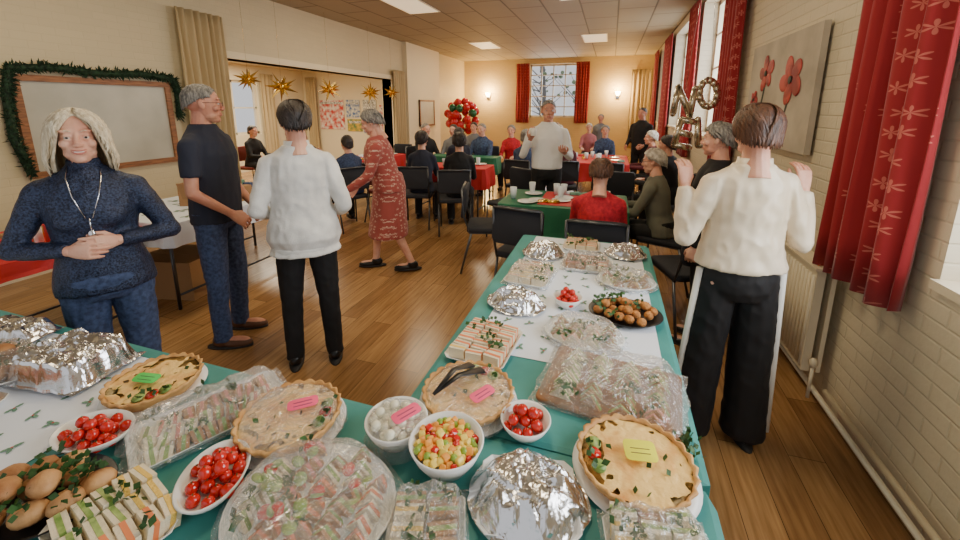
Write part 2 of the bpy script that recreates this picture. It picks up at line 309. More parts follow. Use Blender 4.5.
M_SAGE=mat('grey_green_cardigan',C(112,112,98),.9,bump=.2,bs=120); M_BLUE=mat('blue_check_shirt',C(70,92,130),.8,col2=C(45,55,85),ns=30); M_MAR=mat('maroon_jumper',C(90,36,44),.85); M_GRY=mat('grey_coat',C(120,120,122),.85); M_BRN=mat('brown_jacket',C(80,58,44),.85); M_PINK=mat('pink_jumper',C(180,110,116),.85)
M_TAN=mat('brown_leather',C(96,60,38),.5); M_BOOT=mat('black_leather',C(22,20,20),.35); M_DRESS=starmat('red_floral_dress',C(160,70,62),C(216,182,162),'XZ',26,.24,5,.75,.9); M_STRIPE=mat('white_side_stripe',C(235,233,226),.6)
SILV=mat('silver_metal',C(220,220,225),.15,1)
def navy_extra(b,sp,J,S3,HM):
    for q in(-1,1): b.add(tube([sp((q*.052,-.01,1.50)),sp((q*.060,.070,1.44)),sp((q*.045,.118,1.36)),sp((q*.012,.146,1.26))],.0025,6),SILV,S3)
    b.add(tube([sp((0,.146,1.26)),sp((0,.152,1.20))],.003,6),SILV,S3); b.add(ell(sp((0,.156,1.185)),(.014,.006,.02),12),SILV,S3)
def cup_extra(b,sp,J,S3,HM):
    W=J['R'][2]+J['R'][3]*.09; b.add(lathe([(.028,0),(.036,.03),(.040,.085),(.036,.085),(.03,.01)],16,False),TEETH,S3@Matrix.Translation(W+Vector((0,.02,-.03))))
def collar_extra(b,sp,J,S3,HM,m=None,cuff=True):
    m=m or M_WJ
    b.add(loft([[tuple(sp((a*math.cos(j*.3142),-.016+c*math.sin(j*.3142),z))) for j in range(20)] for a,c,z in((.080,.072,1.440),(.070,.066,1.505),(.064,.060,1.505),(.068,.062,1.46))],False),m,S3)
    if cuff: b.add(loft([[tuple(sp((a*math.cos(j*.2513),c*math.sin(j*.2513),z))) for j in range(25)] for a,c,z in((.196,.150,.80),(.199,.153,.81),(.199,.153,.845),(.194,.149,.85))],False),m,S3)
def blouse_extra(b,sp,J,S3,HM): collar_extra(b,sp,J,S3,HM,M_CREAM,False)
person('woman_in_navy_sweater',(-2.22,1.14,0),-124,1.62,fem=True,near=2,build=1.08,top=M_NAVY,bot=M_JEAN,skin=SK,hair=H_BLOND,hst=LONG,shoes=M_BOOT,smile=1,head=(4,0),turtle=True,hem=.86,locks=420,lean=3,
    arms={'R':((.46,-.06,-.9),(-.78,.55,-.02),(.0,-1,-.1)),'L':((.44,-.06,-.9),(-.78,.52,.06),(.0,-1,-.1))},extra=navy_extra)
person('man_in_dark_tshirt',(-2.53,1.97,0),-66,1.78,near=2,build=1.08,top=M_TSH,bot=M_JEAN,skin=SK2,hair=H_GREY,hst=MANSHORT,shoes=M_TAN,sleeve='short',glasses=True,head=(26,0),hem=.86,locks=600,
    arms={'R':((.16,.02,-1),(-.42,.62,-.62),(-.3,-1,0)),'L':((.16,.02,-1),(-.42,.66,-.58),(.3,-1,0))},legs={'r':((.1,.03,-1),(.05,0,-1)),'l':((.02,.08,-1),(0,-.05,-1))})
person('woman_in_white_jacket',(-1.74,1.90,0),38,1.67,fem=True,near=2,build=1.08,top=M_WJ,bot=M_BLK,skin=SK,hair=H_DARK,hst=FEMS,shoes=M_BOOT,hem=.80,wide=.022,ws=.006,head=(14,6),locks=260,extra=collar_extra,wrk=.006,
    arms={'R':((.30,-.14,-.95),(-.12,.85,-.35),None),'L':((.30,-.14,-.95),(-.12,.85,-.3),None)},legs={'r':((.06,0,-1),(.03,0,-1)),'l':((.06,.03,-1),(.03,0,-1))})
person('woman_in_red_floral_dress',(-2.05,3.42,0),118,1.64,fem=True,near=1,build=1.24,top=M_DRESS,bot=M_DRESS,skin=SK,hair=H_GREY,hst=BOB,shoes=M_BOOT,hem=.9,skirt=.40,lean=14,head=(0,20),pz=.915,wide=.01,
    arms={'R':((.15,.35,-1),(-.1,.6,-.7),None),'L':((.15,.3,-1),(0,.8,-.5),None)},legs={'r':((.02,.34,-1),(0,.12,-1)),'l':((.02,-.12,-1),(0,-.42,-1))})
person('woman_in_cream_blouse',(.60,2.02,0),8,1.64,fem=True,near=2,build=1.03,top=M_CREAM,bot=M_BLKW,skin=SK,hair=H_BROWN,hst=BOB,shoes=M_BOOT,hem=.98,wide=.026,ws=.006,head=(-4,6),locks=420,tailc=M_STRIPE,shr=.012,extra=blouse_extra,wrk=.007,
    arms={'R':((.30,-.02,-.90),(.02,.20,.96),(-.3,1,0)),'L':((.36,-.02,-.88),(.02,.20,.96),(-.3,1,0))},legs={'r':((.05,0,-1),(.03,0,-1)),'l':((.07,.02,-1),(.05,0,-1))})
person('woman_in_black_coat',(.66,2.90,0),70,1.54,fem=True,near=1,build=1.05,top=M_BLK,bot=M_BLK,skin=SK,hair=H_GREY,hst=FEMS,shoes=M_BOOT,hem=.7,wide=.01)
person('man_in_white_sweatshirt',(-.68,4.62,0),-168,1.72,near=1,build=1.05,top=M_WHT,bot=M_BLK,skin=SK2,hair=H_GREY,hst=MANSHORT,shoes=M_BOOT,hem=.95,
    arms={'R':((.30,.25,-.8),(-.35,.55,.85),(0,0,1)),'L':((.24,.1,-.9),(-.3,.75,.25),(0,0,1))},extra=cup_extra)
def seated(name,x,y,r,H,top,hair,hst,fem=True,near=0,lean=8,**k):
    person(name,(x,y,0),r,H,sit=True,lean=lean,fem=fem,near=near,top=top,bot=k.pop('bot',M_BLK),skin=SK,hair=hair,hst=hst,shoes=M_BOOT,hem=.88,
      arms=k.pop('arms',{'R':((.15,.45,-.9),(-.2,.95,-.02),(0,0,-1)),'L':((.15,.45,-.9),(-.2,.95,-.02),(0,0,-1))}),**k)
seated('woman_in_red_jumper',-.05,2.98,0,1.58,M_RED,H_BROWN,BOB,near=1,lean=14,head=(0,22),build=1.08)
seated('elderly_woman_in_cardigan',.50,3.88,70,1.60,M_SAGE,H_WHITE,FEMS,near=1,lean=12,glasses=True,head=(10,5),build=1.08)
seated('seated_guest',-1.85,4.85,20,1.7,M_BLK,H_DARK,BOB,near=1)
seated('seated_guest',-2.45,4.95,15,1.7,M_TSH,H_DARK,FEMS,near=1)
seated('seated_guest',-2.4,6.3,30,1.68,M_TSH,H_DARK,FEMS)
seated('seated_guest',-2.35,7.5,170,1.75,M_BLUE,H_GREY,MANSHORT,fem=False)
seated('seated_guest',-2.95,7.5,180,1.7,M_GRY,H_DARK,MANSHORT,fem=False)
seated('seated_guest',-3.5,7.2,-120,1.75,M_BLK,H_GREY,MANSHORT,fem=False)
seated('seated_guest',-1.9,8.0,180,1.65,M_RED,H_GREY,FEMS)
seated('seated_guest',-3.3,4.55,60,1.6,M_JEAN,H_DARK,FEMS)
seated('seated_guest',-.65,6.15,10,1.65,M_MAR,H_BROWN,FEMS)
seated('seated_guest',.74,5.3,60,1.68,M_BLK,H_DARK,FEMS)
seated('seated_guest',.7,6.9,90,1.62,M_MAR,H_WHITE,FEMS)
seated('seated_guest',-1.0,8.45,180,1.65,M_PINK,H_WHITE,FEMS)
seated('seated_guest',-.1,8.5,180,1.65,M_BLUE,H_GREY,FEMS)
seated('seated_guest',-6.8,6.2,-90,1.65,M_BLK,H_DARK,FEMS)
seated('seated_guest',-1.25,6.05,-10,1.68,M_BLUE,H_GREY,FEMS); seated('seated_guest',-3.0,8.9,180,1.68,M_GRY,H_DARK,FEMS); seated('seated_guest',-.5,10.2,180,1.6,M_PINK,H_WHITE,FEMS); seated('seated_guest',-1.3,10.4,180,1.6,M_BLK,H_GREY,FEMS)
def stander(x,y,r,H,top,hair,hst,fem=False,**k):
    person('standing_guest',(x,y,0),r,H,fem=fem,near=0,top=top,bot=M_BLK,skin=SK2,hair=hair,hst=hst,shoes=M_BOOT,arms={'R':((.2,.05,-1),(-.2,.8,-.4),None),'L':((.2,.05,-1),(-.2,.8,-.3),None)},**k)
stander(.55,8.2,150,1.64,M_BLK,H_DARK,MANSHORT)
stander(-.25,10.6,180,1.48,M_GRY,H_GREY,FEMS,True)
stander(-4.75,5.2,-80,1.66,M_BRN,H_DARK,SHORT)
# ---------------------------------------------------------------- room
XL,XR,YB,YN,HC=-5.3,1.22,14.5,-1.6,3.3
M_WL=brickmat('cream_painted_brick_left',C(210,194,156),'YZ.',.225,.075,.005,.25)
M_WR=brickmat('cream_painted_brick_right',C(216,204,178),'YZ.',.225,.075,.007,.42,.6)
M_WB=brickmat('warm_painted_brick_back',C(216,190,136),'XZ.',.225,.075,.006,.5)
M_WG=mat('pale_plaster',C(232,218,184),.8,bump=.1,bs=15); M_TRIM=mat('cream_gloss_paint',C(222,210,184),.35)
M_CEIL=brickmat('suspended_ceiling_tiles',C(164,152,126),'YX.',1.2,.6,.022,.3,.7,C(104,94,74),.1)
def floor_mat():
    m=mat('oak_vinyl_planks',C(150,112,72),.3); nt=m.node_tree;N=nt.nodes;L=nt.links;p=N['Principled BSDF']
    v=swz(nt,'YX.'); b=N.new('ShaderNodeTexBrick'); b.inputs['Scale'].default_value=1; b.inputs['Brick Width'].default_value=1.22; b.inputs['Row Height'].default_value=.15; b.inputs['Mortar Size'].default_value=.0015
    b.inputs['Color1'].default_value=C(188,146,98); b.inputs['Color2'].default_value=C(152,112,72); b.inputs['Mortar'].default_value=C(86,62,40); b.offset=.37; L.new(v,b.inputs[0])
    mp=N.new('ShaderNodeMapping'); mp.inputs['Scale'].default_value=(1.2,16,1); L.new(v,mp.inputs[0]); nz=N.new('ShaderNodeTexNoise'); nz.inputs['Scale'].default_value=3; nz.inputs['Detail'].default_value=8; L.new(mp.outputs[0],nz.inputs[0])
    r=N.new('ShaderNodeValToRGB'); r.color_ramp.elements[0].position=.3; r.color_ramp.elements[1].position=.7; r.color_ramp.elements[0].color=(.62,.57,.52,1); r.color_ramp.elements[1].color=(1.05,1.04,1.02,1); L.new(nz.outputs[0],r.inputs[0])
    mx=N.new('ShaderNodeMix'); mx.data_type='RGBA'; mx.blend_type='MULTIPLY'; mx.inputs[0].default_value=1; L.new(b.outputs['Color'],mx.inputs[6]); L.new(r.outputs[0],mx.inputs[7]); L.new(mx.outputs[2],p.inputs['Base Color'])
    p.inputs['Roughness'].default_value=.24; return m
def one(name,parts,m,smooth=False):
    b=B()
    for q in parts:
        if isinstance(q,tuple) and len(q)==2 and isinstance(q[1],bpy.types.Material): b.add(q[0],q[1],smooth=smooth)
        else: b.add(q,m,smooth=smooth)
    return b.build(name)
one('floor',[bx(-9.2,XR+.3,YN,YB+.3,-.1,0)],floor_mat())
one('ceiling',[bx(XL-.3,XR+.3,YN,YB+.3,HC,HC+.1)],M_CEIL)
def wall_holes(name,axis,c0,c1,a0,a1,z0,z1,holes,m):
    P=[]; cur=a0
    def q(p,r,zl,zh):
        if r-p<.001 or zh-zl<.001: return
        P.append(bx(c0,c1,p,r,zl,zh) if axis=='Y' else bx(p,r,c0,c1,zl,zh))
    for (a,b_,lo,hi) in sorted(holes):
        q(cur,a,z0,z1); q(a,b_,z0,lo); q(a,b_,hi,z1); cur=b_
    q(cur,a1,z0,z1); return one(name,P,m)
RW=[(.45,1.88,.98,2.85),(5.25,7.1,1.25,3.15),(8.2,9.9,1.25,3.15),(11.0,12.6,1.25,3.15)]
wall_holes('wall_right','Y',XR,XR+.3,YN,YB,0,HC,RW,M_WR)
wall_holes('wall_left','Y',XL-.25,XL,YN,YB,0,HC,[(4.45,9.15,0,2.32)],M_WL)
BWH=(-2.85,-1.2,1.3,3.12)
wall_holes('wall_back','X',YB,YB+.3,XL-.25,XR+.3,0,HC,[BWH],M_WB)
wall_holes('wall_side_room_left','Y',-9.1,-8.9,3.0,10.4,0,2.7,[(7.1,8.5,.95,2.3)],M_WG)
one('wall_side_room_end',[bx(-9.1,XL-.25,10.2,10.4,0,2.7)],M_WG); one('wall_side_room_near',[bx(-9.1,XL-.25,2.9,3.1,0,2.7)],M_WG); one('ceiling_side_room',[bx(-9.1,XL-.25,2.9,10.4,2.7,2.8)],M_WG)
one('trim_opening',[bx(XL-.27,XL+.03,4.37,4.45,0,2.32),bx(XL-.27,XL+.03,9.15,9.23,0,2.32),bx(XL-.27,XL+.03,4.37,9.23,2.32,2.42)],M_WG)
one('trim_pilaster',[bx(XL,XL+.12,9.8,11.9,0,HC)],M_WG)
one('baseboard_left',[bx(XL,XL+.02,YN,4.37,0,.12),bx(XL,XL+.02,9.23,9.8,0,.12)],M_TRIM)
one('trim_heating_pipe',[tube([(XR-.07,YN,.10),(XR-.07,YB,.10)],.014,10),tube([(XR-.07,YN,.17),(XR-.07,2.3,.17)],.014,10)],M_TRIM,True)
def window_fr(name,axis,c,a0,a1,z0,z1,nx,nz_,t=.05):
    P=[]
    def q(a,b_,lo,hi): P.append(bx(c-t/2,c+t/2,a,b_,lo,hi) if axis=='Y' else bx(a,b_,c-t/2,c+t/2,lo,hi))
    q(a0,a0+.06,z0,z1);q(a1-.06,a1,z0,z1);q(a0,a1,z0,z0+.06);q(a0,a1,z1-.06,z1)
    for i in range(1,nx): x=a0+(a1-a0)*i/nx; q(x-.018,x+.018,z0,z1)
    for i in range(1,nz_): z=z0+(z1-z0)*i/nz_; q(a0,a1,z-.016,z+.016)
    one(name,P,M_TRIM)
for i,w in enumerate(RW): window_fr('window_%d'%(i+1),'Y',XR+.22,*w,3,4)
window_fr('window_5','X',YB+.2,*BWH,4,5); window_fr('window_6','Y',-9.0,7.1,8.5,.95,2.3,2,2)
one('trim_window_sill',[bx(XR-.03,XR+.22,w[0],w[1],w[2]-.03,w[2]+.005) for w in RW],M_TRIM)
M_TREE=mat('tree_foliage_outside',C(150,165,140),.9,col2=C(100,118,90),ns=6); b=B(); rs=random.Random(4)
for tx in(-5.2,-3.4,-1.6,-.3):
    b.add(tube([(tx,0,0),(tx+.2,0,2.2),(tx,0,5.5)],[.16,.12,.05],8),M_GRY)
    for i in range(40): a=Vector((tx,0,rs.uniform(1.2,5))); c=a+Vector((rs.uniform(-1.3,1.3),rs.uniform(-.8,.8),rs.uniform(.2,1.3))); b.add(tube([a,c],[.03,.006],5),M_GRY); v,f=ell((0,0,0),rs.uniform(.05,.11),8); b.add((v,f),M_TREE,Matrix.Translation(c))
b.build('garden_tree',(0,YB+5.5,0))
M_LP=mat('ceiling_light_diffuser',(1,.82,.52,1),.5,emit=.75)
for i,(x,y) in enumerate([(-3.3,6.4),(-.5,10.7),(-3.4,11),(-.6,6.3),(-3.3,2.2),(-.6,2.2)]):
    o=one('ceiling_light',[bx(-.3,.3,-.6,.6,-.012,.0),(bx(-.27,.27,-.57,.57,-.016,-.012),M_LP)],M_TRIM); o.location=(x,y,HC)
    l=D.lights.new('ceiling_lamp','AREA'); l.shape='RECTANGLE'; l.size=.55;l.size_y=1.15; l.energy=32; l.color=(1,.82,.54); lo=D.objects.new('ceiling_lamp',l); lo.location=(x,y,HC-.03); COL.objects.link(lo)
M_SH=mat('lamp_glass',(1,.75,.4,1),.4,emit=30)
for x in(-4.35,.15):
    b=B(); b.add(box(.1,.04,.14,(0,-.02,0)),SILV,smooth=False); b.add(tube([(0,-.04,0),(0,-.12,0),(0,-.12,.04)],.012,8),SILV); b.add(lathe([(.03,.0),(.07,.05),(.095,.14),(.09,.14),(.06,.05),(.02,.01)],16,False),M_SH,T(0,-.12,.02)); b.build('wall_lamp',(x,YB,2.0))
    l=D.lights.new('wall_lamp_glow','POINT'); l.energy=105; l.color=(1,.68,.30); l.shadow_soft_size=.08; lo=D.objects.new('wall_lamp_glow',l); lo.location=(x,YB-.28,2.16); COL.objects.link(lo)
l=D.lights.new('side_room_lamp','AREA'); l.size=2; l.energy=160; l.color=(1,.88,.66); lo=D.objects.new('side_room_lamp',l); lo.location=(-7.2,6.8,2.66); COL.objects.link(lo)
def winlight(loc,rot,sx,sy,e):
    l=D.lights.new('window_daylight','AREA'); l.shape='RECTANGLE'; l.size=sx;l.size_y=sy;l.energy=e;l.color=(.92,.96,1); lo=D.objects.new('window_daylight',l); lo.location=loc; lo.rotation_euler=rot; COL.objects.link(lo)
winlight((XR+.5,1.16,1.95),(0,math.radians(90),0),1.8,1.4,85)
winlight((XR+.5,6.2,2.2),(0,math.radians(90),0),1.8,1.8,75)
winlight((XR+.5,9.05,2.2),(0,math.radians(90),0),1.8,1.6,50)
winlight((-2.0,YB+.6,2.1),(math.radians(-90),0,0),1.6,1.6,45)
w=D.worlds.new('world'); SC.world=w; w.use_nodes=True; w.node_tree.nodes['Background'].inputs[0].default_value=(.97,.97,1,1); w.node_tree.nodes['Background'].inputs[1].default_value=.82
M_CUR=starmat('red_star_curtain',C(156,24,34),C(200,104,92),'YZ',10,.23,6,.8,.3); M_CURX=starmat('red_star_curtain_back',C(150,22,30),C(190,90,80),'XZ',10,.20,6,.8,.3); M_BEI=mat('beige_curtain_fabric',C(190,168,126),.85,bump=.2,bs=200)
def curtain(axis,c,a0,a1,z0,z1,m,waves,amp=.035):
    n=waves*10; b=B(); rows=12; V=[];F=[]
    for r in range(rows+1):
        t=r/rows; z=z0+(z1-z0)*t
        for j in range(n+1):
            q=j/n; d=amp*(1-.3*t)*math.sin(q*waves*6.283+.6*math.sin(q*9))+.008*math.sin(q*40+t*3); a=a0+(a1-a0)*q+ .01*math.sin(z*3+q*20)
            V.append((c+d,a,z) if axis=='Y' else (a,c+d,z))
    for r in range(rows):
        for j in range(n): i=r*(n+1)+j; F.append((i,i+1,i+n+2,i+n+1))
    b.add((V,F),m); ob=b.build('curtain'); md=ob.modifiers.new('s','SOLIDIFY'); md.thickness=.004; return ob
curtain('Y',XR-.09,1.95,2.52,.80,3.2,M_CUR,5,.045)
curtain('Y',XR-.08,4.65,5.35,.85,3.2,M_CUR,6); curtain('Y',XR-.08,7.0,7.7,.85,3.2,M_CUR,6); curtain('Y',XR-.08,9.9,11.0,.85,3.2,M_CUR,7); curtain('Y',XR-.08,12.6,13.4,.85,3.2,M_CUR,5)
curtain('X',YB-.08,-3.3,-2.82,1.1,3.15,M_CURX,5,.03); curtain('X',YB-.08,-1.23,-.78,1.1,3.15,M_CURX,5,.03)
curtain('Y',XL+.10,3.85,4.5,.3,2.85,M_BEI,7,.04); curtain('Y',XL+.10,9.1,9.7,.3,2.55,M_BEI,6,.04)
curtain('X',10.05,-8.7,-8.35,.3,2.5,M_BEI,4,.03)
curtain('Y',-8.8,8.5,8.95,.3,2.5,M_BEI,4,.03)
curtain('X',YB-.08,.55,1.15,.3,2.85,M_BEI,5,.03)
b=B(); b.add(bx(-.02,.02,0,1.1,.0,.58),M_TRIM,smooth=False); b.add(bx(.05,.07,0,1.1,.0,.58),M_TRIM,smooth=False)
for i in range(28): y=.02+i*.0395; b.add(tube([(-.022,y,.03),(-.022,y,.55)],(.011),8),M_TRIM)
b.add(bx(-.03,.075,-.005,1.105,.58,.595),M_TRIM,smooth=False); b.add(tube([(.02,-.03,.05),(.02,-.03,-.14)],.009,8),M_TRIM); b.add(ell((.02,-.03,.07),(.02,.02,.03),10),M_TRIM)
b.build('radiator',(XR-.12,2.42,.20))
M_CANV=mat('canvas_grey_wash',C(200,190,172),.7,col2=C(168,158,142),ns=3); M_POP=mat('poppy_red_paint',C(196,70,60),.6,col2=C(140,28,32),ns=9,contrast=(.4,.6)); M_STEM=mat('stem_dark_paint',C(80,82,70),.7)
b=B(); b.add(bx(-.035,0,0,1.25,0,.8),M_CANV,smooth=False)
for (y,z,r) in((.36,.48,.22),(.86,.56,.18),(1.08,.36,.10)):
    for k in range(5):
        a=k*1.257+y*3; L_=r*(.62+.1*math.sin(k*3+y)); v,f=ell((0,0,0),(.004,L_*.62,L_*.46),14); b.add((v,f),M_POP,T(-.038-.0006*k,y+math.cos(a)*r*.5,z+math.sin(a)*r*.42,rx=math.degrees(a)+15))
    b.add(ell((-.046,y,z),(.004,r*.13,r*.13),10),M_STEM); b.add(tube([(-.038,y,z-r*.6),(-.038,y+.05,z*.4),(-.038,y+.02,.02)],.006,6),M_STEM)
b.build('poppy_painting',(XR-.02,3.02,1.33))
M_BULB=mat('spot_bulb_glow',(1,.85,.6,1),.4,emit=8)
for y in(3.3,3.75):
    b=B(); b.add(bx(-.02,0,-.03,.03,-.05,.05),M_TRIM,smooth=False); b.add(tube([(-.02,0,0),(-.10,0,0)],.008,8),M_TRIM); b.add(tube([(-.08,0,.06),(-.16,0,-.03)],[.032,.042],14),M_TRIM); b.add(tube([(-.158,0,-.028),(-.166,0,-.037)],[.036,.036],14),M_BULB); b.build('wall_spotlight',(XR,y,2.62))
M_WOOD=mat('oak_frame',C(160,106,62),.5,col2=C(118,74,40),ns=8,stretch=(1,1,8)); M_BOARD=mat('whiteboard_grey',C(194,190,172),.35,col2=C(174,170,152),ns=2); M_PINE=mat('pine_garland_green',C(36,68,40),.8,col2=C(16,36,20),ns=40)
b=B(); W_,H_=1.42,.98
b.add(bx(0,.02,.05,W_-.05,.05,H_-.05),M_BOARD,smooth=False)
for q in(bx(0,.045,0,W_,0,.06),bx(0,.045,0,W_,H_-.06,H_),bx(0,.045,0,.06,.06,H_-.06),bx(0,.045,W_-.06,W_,.06,H_-.06)): b.add(q,M_WOOD,smooth=False)
b.build('notice_board',(XL+.003,2.28,.95))
b=B(); path=[(0,.05),(-.07,.4),(-.05,.8),(0,1.03),(.3,1.06),(.7,1.03),(1.1,1.06),(1.45,1.03),(1.50,.85),(1.48,.55)]
for i in range(len(path)-1):
    (a0,z0),(a1,z1)=path[i],path[i+1]
    for k in range(170):
        t=k/170; a=a0+(a1-a0)*t; z=z0+(z1-z0)*t; d=Vector((U(-1,1),U(-1,1),U(-1,1))).normalized()*U(.05,.10); d.x=abs(d.x); n=d.orthogonal().normalized()*.008
        b.add(([(.05,a,z),tuple(Vector((.05,a,z))+d*.6+n),tuple(Vector((.05,a,z))+d),tuple(Vector((.05,a,z))+d*.6-n)],[(0,1,2,3)]),M_PINE)
b.add(tube([(.05,a,z) for a,z in path],.035,8),M_PINE); b.build('christmas_garland',(XL,2.28,.95))
b=B(); b.add(bx(0,.03,0,1.0,0,.75),M_BOARD,smooth=False)
for q in(bx(0,.045,0,1.0,0,.05),bx(0,.045,0,1.0,.7,.75),bx(0,.045,0,.05,0,.75),bx(0,.045,.95,1,0,.75)): b.add(q,M_WOOD,smooth=False)
b.build('framed_pinboard',(XL+.123,10.4,1.1))
PC=[mat('poster_red',C(200,50,45),.6,col2=C(235,225,210),ns=9,detail=1),mat('poster_blue',C(70,110,170),.6,col2=C(230,225,200),ns=12,detail=1),mat('poster_white',C(235,232,220),.6,col2=C(120,120,110),ns=30),mat('poster_yellow',C(225,180,60),.6,col2=C(90,130,80),ns=10,detail=1)]
for x0,x1,z0,z1,k in((-8.35,-7.5,1.0,1.85,0),(-7.4,-6.9,.95,1.3,3),(-7.42,-6.95,1.35,1.85,1),(-6.85,-6.4,1.2,1.85,2),(-6.3,-5.8,1.0,1.7,0),(-6.85,-6.4,.9,1.15,1)):
    b=B(); b.add(bx(x0,x1,-.01,0,z0,z1),PC[k],smooth=False); b.add(bx(x0+.05,x1-.05,-.013,-.01,z1-.12,z1-.05),PC[2],smooth=False); b.build('wall_poster',(0,10.19,0))
M_GOLD=mat('gold_foil',C(224,184,90),.25,.9)
def starburst(name,loc,R,m,npts=18,seed=0,string=.4,flat=1):
    b=B(); b.add(ell((0,0,0),R*.28,10),m,smooth=False)
    for i in range(npts):
        z=1-2*(i+.5)/npts; a=i*2.39996+seed; r=math.sqrt(1-z*z); d=Vector((r*math.cos(a),r*math.sin(a)*flat,z)); L_=R*(1 if i%2 else .75)
        b.add(tube([d*R*.15,d*L_],[R*.15,.001],4),m,smooth=False)
    b.add(tube([(0,0,0),(0,0,string)],.0015,4),m); return b.build(name,loc)
for i,(x,y,z,r) in enumerate([(-5.05,4.68,2.03,.2),(-5.0,5.25,1.95,.25),(-5.0,6.4,1.96,.25),(-5.0,7.75,1.95,.25),(-5.0,8.65,1.98,.2)]): starburst('gold_star_ornament',(x,y,z),r,M_GOLD,20,i,HC-z)
M_CHAMP=mat('champagne_foil_balloon',C(222,212,190),.2,.85,bump=.3,bs=20); b=B()
LT={'N':[[(0,0),(0,1)],[(0,1),(.6,0)],[(.6,0),(.6,1)]],'O':[[(.3+.3*math.cos(a*.5236),.5+.5*math.sin(a*.5236)) for a in range(13)]],'E':[[(.55,1),(0,1),(0,0),(.55,0)],[(0,.5),(.45,.5)]],'L':[[(0,1),(0,0),(.55,0)]]}
for ch,ox,oz,r in(('N',-.24,.34,6),('O',.02,.40,-8),('E',-.20,.0,10),('L',.04,.0,-6)):
    for st in LT[ch]:
        M=T(ox,0,oz,ry=r); pts=[(x*.28,0,z*.28) for x,z in st]
        for a,c in zip(pts[:-1],pts[1:]):
            for g in caps(a,.036,c,.036,10): b.add(g,M_CHAMP,M)
for ox in(-.14,.10): b.add(tube([(ox,0,.6),(ox*.3,.05,2.0)],.002,4),SILV)
b.build('foil_letter_balloons',(.88,4.9,1.22))
# ---------------------------------------------------------------- tables & chairs
M_TEAL=mat('teal_paper_cloth',C(70,152,148),.6,col2=C(56,134,130),ns=4,bump=.15,bs=12); M_REDC=mat('red_paper_cloth',C(196,36,40),.6); M_WCL=mat('white_paper_cloth',C(232,238,248),.6,bump=.1,bs=10); M_GCL=mat('green_paper_cloth',C(36,110,78),.6)
M_LEG=mat('grey_steel_leg',C(90,92,96),.35,.8); M_HOLLY=mat('holly_print_green',C(104,146,124),.6); M_BERRY=mat('berry_red',C(190,60,60),.5)
def table(name,x0,x1,y0,y1,m,drop=.22,z=.75,over=.015,seed=0):
    b=B(); b.add(bx(x0,x1,y0,y1,z-.03,z-.002),M_LEG,smooth=False)
    for x in(x0+.12,x1-.12):
        for y in(y0+.07,y1-.07): b.add(tube([(x,y,0),(x,y,z-.03)],.014,8),M_LEG)
        b.add(tube([(x,y0+.07,.12),(x,y1-.07,.12)],.01,8),M_LEG)
    P=[];n=[]
    st=.03; nx=max(2,int((x1-x0)/st)); ny=max(2,int((y1-y0)/st))
    for i in range(nx): P.append((x0+(x1-x0)*i/nx,y0));n.append((0,-1))
    for i in range(ny): P.append((x1,y0+(y1-y0)*i/ny));n.append((1,0))
    for i in range(nx): P.append((x1-(x1-x0)*i/nx,y1));n.append((0,1))
    for i in range(ny): P.append((x0,y1-(y1-y0)*i/ny));n.append((-1,0))
    R=[]
    for t in(1,.75,.5,.25,.06,.0):
        o=over+.02*t; R.append([(p[0]+q[0]*(o+.02*t*noise.noise((i*.22,seed,t))*2),p[1]+q[1]*(o+.02*t*noise.noise((i*.22,seed,t))*2),z-.0-drop*t*(1+.06*noise.noise((i*.1,seed+3,0)))) for i,(p,q) in enumerate(zip(P,n))])
    R.append([(p[0],p[1],z+.004) for p in P]); v,f=loft(R,False); f.append(tuple(range(len(R)*len(P)-len(P),len(R)*len(P)))); b.add((v,f),m,smooth=False)
    return b
TZ=.755
b=table('t',-3.1,.26,.08,.875,M_TEAL,seed=1); b.build('buffet_table'); b=table('t',-.52,.26,.91,2.64,M_TEAL,seed=2); b.build('buffet_table')
def holly(b,x,y,z,r,s):
    for da in(-.6,.6,2.6):
        a=r+da; P=[]
        for i in range(16):
            t=i/16*6.283; q=(1 if i%2 else .72); lx=.5+.5*math.cos(t); px=(lx*s)*1; py=math.sin(t)*s*.28*q; P.append((x+px*math.cos(a)-py*math.sin(a),y+px*math.sin(a)+py*math.cos(a),z))
        b.add((P,[tuple(range(16))]),M_HOLLY,smooth=False)
    b.add((ring((x,y,z+.0003),s*.14,s*.14,8),[tuple(range(8))]),M_BERRY,smooth=False)
def runner(x0,x1,y0,y1):
    b=B(); n=40;V=[];F=[];k=24
    for i in range(k+1):
        for j in range(n+1):
            V.append((x0+(x1-x0)*i/k,y0+(y1-y0)*j/n,TZ+.0015+.0015*abs(noise.noise((i*.4,j*.4,x0)))))
    for i in range(k):
        for j in range(n): q=i*(n+1)+j; F.append((q,q+n+1,q+n+2,q+1))
    b.add((V,F),M_WCL); yy=y0+.06
    while yy<y1-.05:
        xx=x0+.06+rnd()*.05
        while xx<x1-.05: holly(b,xx,yy,TZ+.0042,rnd()*6,.022); xx+=.09
        yy+=.085
    b.build('holly_paper_runner')
runner(-2.95,-1.33,.15,.84); runner(-.44,.22,1.25,2.62)
b=table('t',-.95,.18,3.5,4.2,M_GCL,.3,seed=4); b.add(bx(-.6,-.1,3.55,4.15,.756,.758),M_REDC,smooth=False); b.build('dining_table')
b=table('t',-1.3,.3,6.6,7.9,M_REDC,.3,seed=5); b.build('dining_table')
b=table('t',-2.9,-1.7,5.45,5.95,M_REDC,.3,seed=6); b.build('dining_table')
b=table('t',-3.2,-1.9,6.75,7.1,M_GCL,.3,seed=6); b.build('dining_table')
b=table('t',-4.5,-3.75,5.7,6.9,M_REDC,.3,seed=7); b.build('dining_table')
b=table('t',-4.1,-3.25,.8,1.95,M_REDC,.10,seed=8); b.build('side_table')
b=table('t',-4.1,-3.15,2.05,3.6,M_WCL,.18,seed=9)
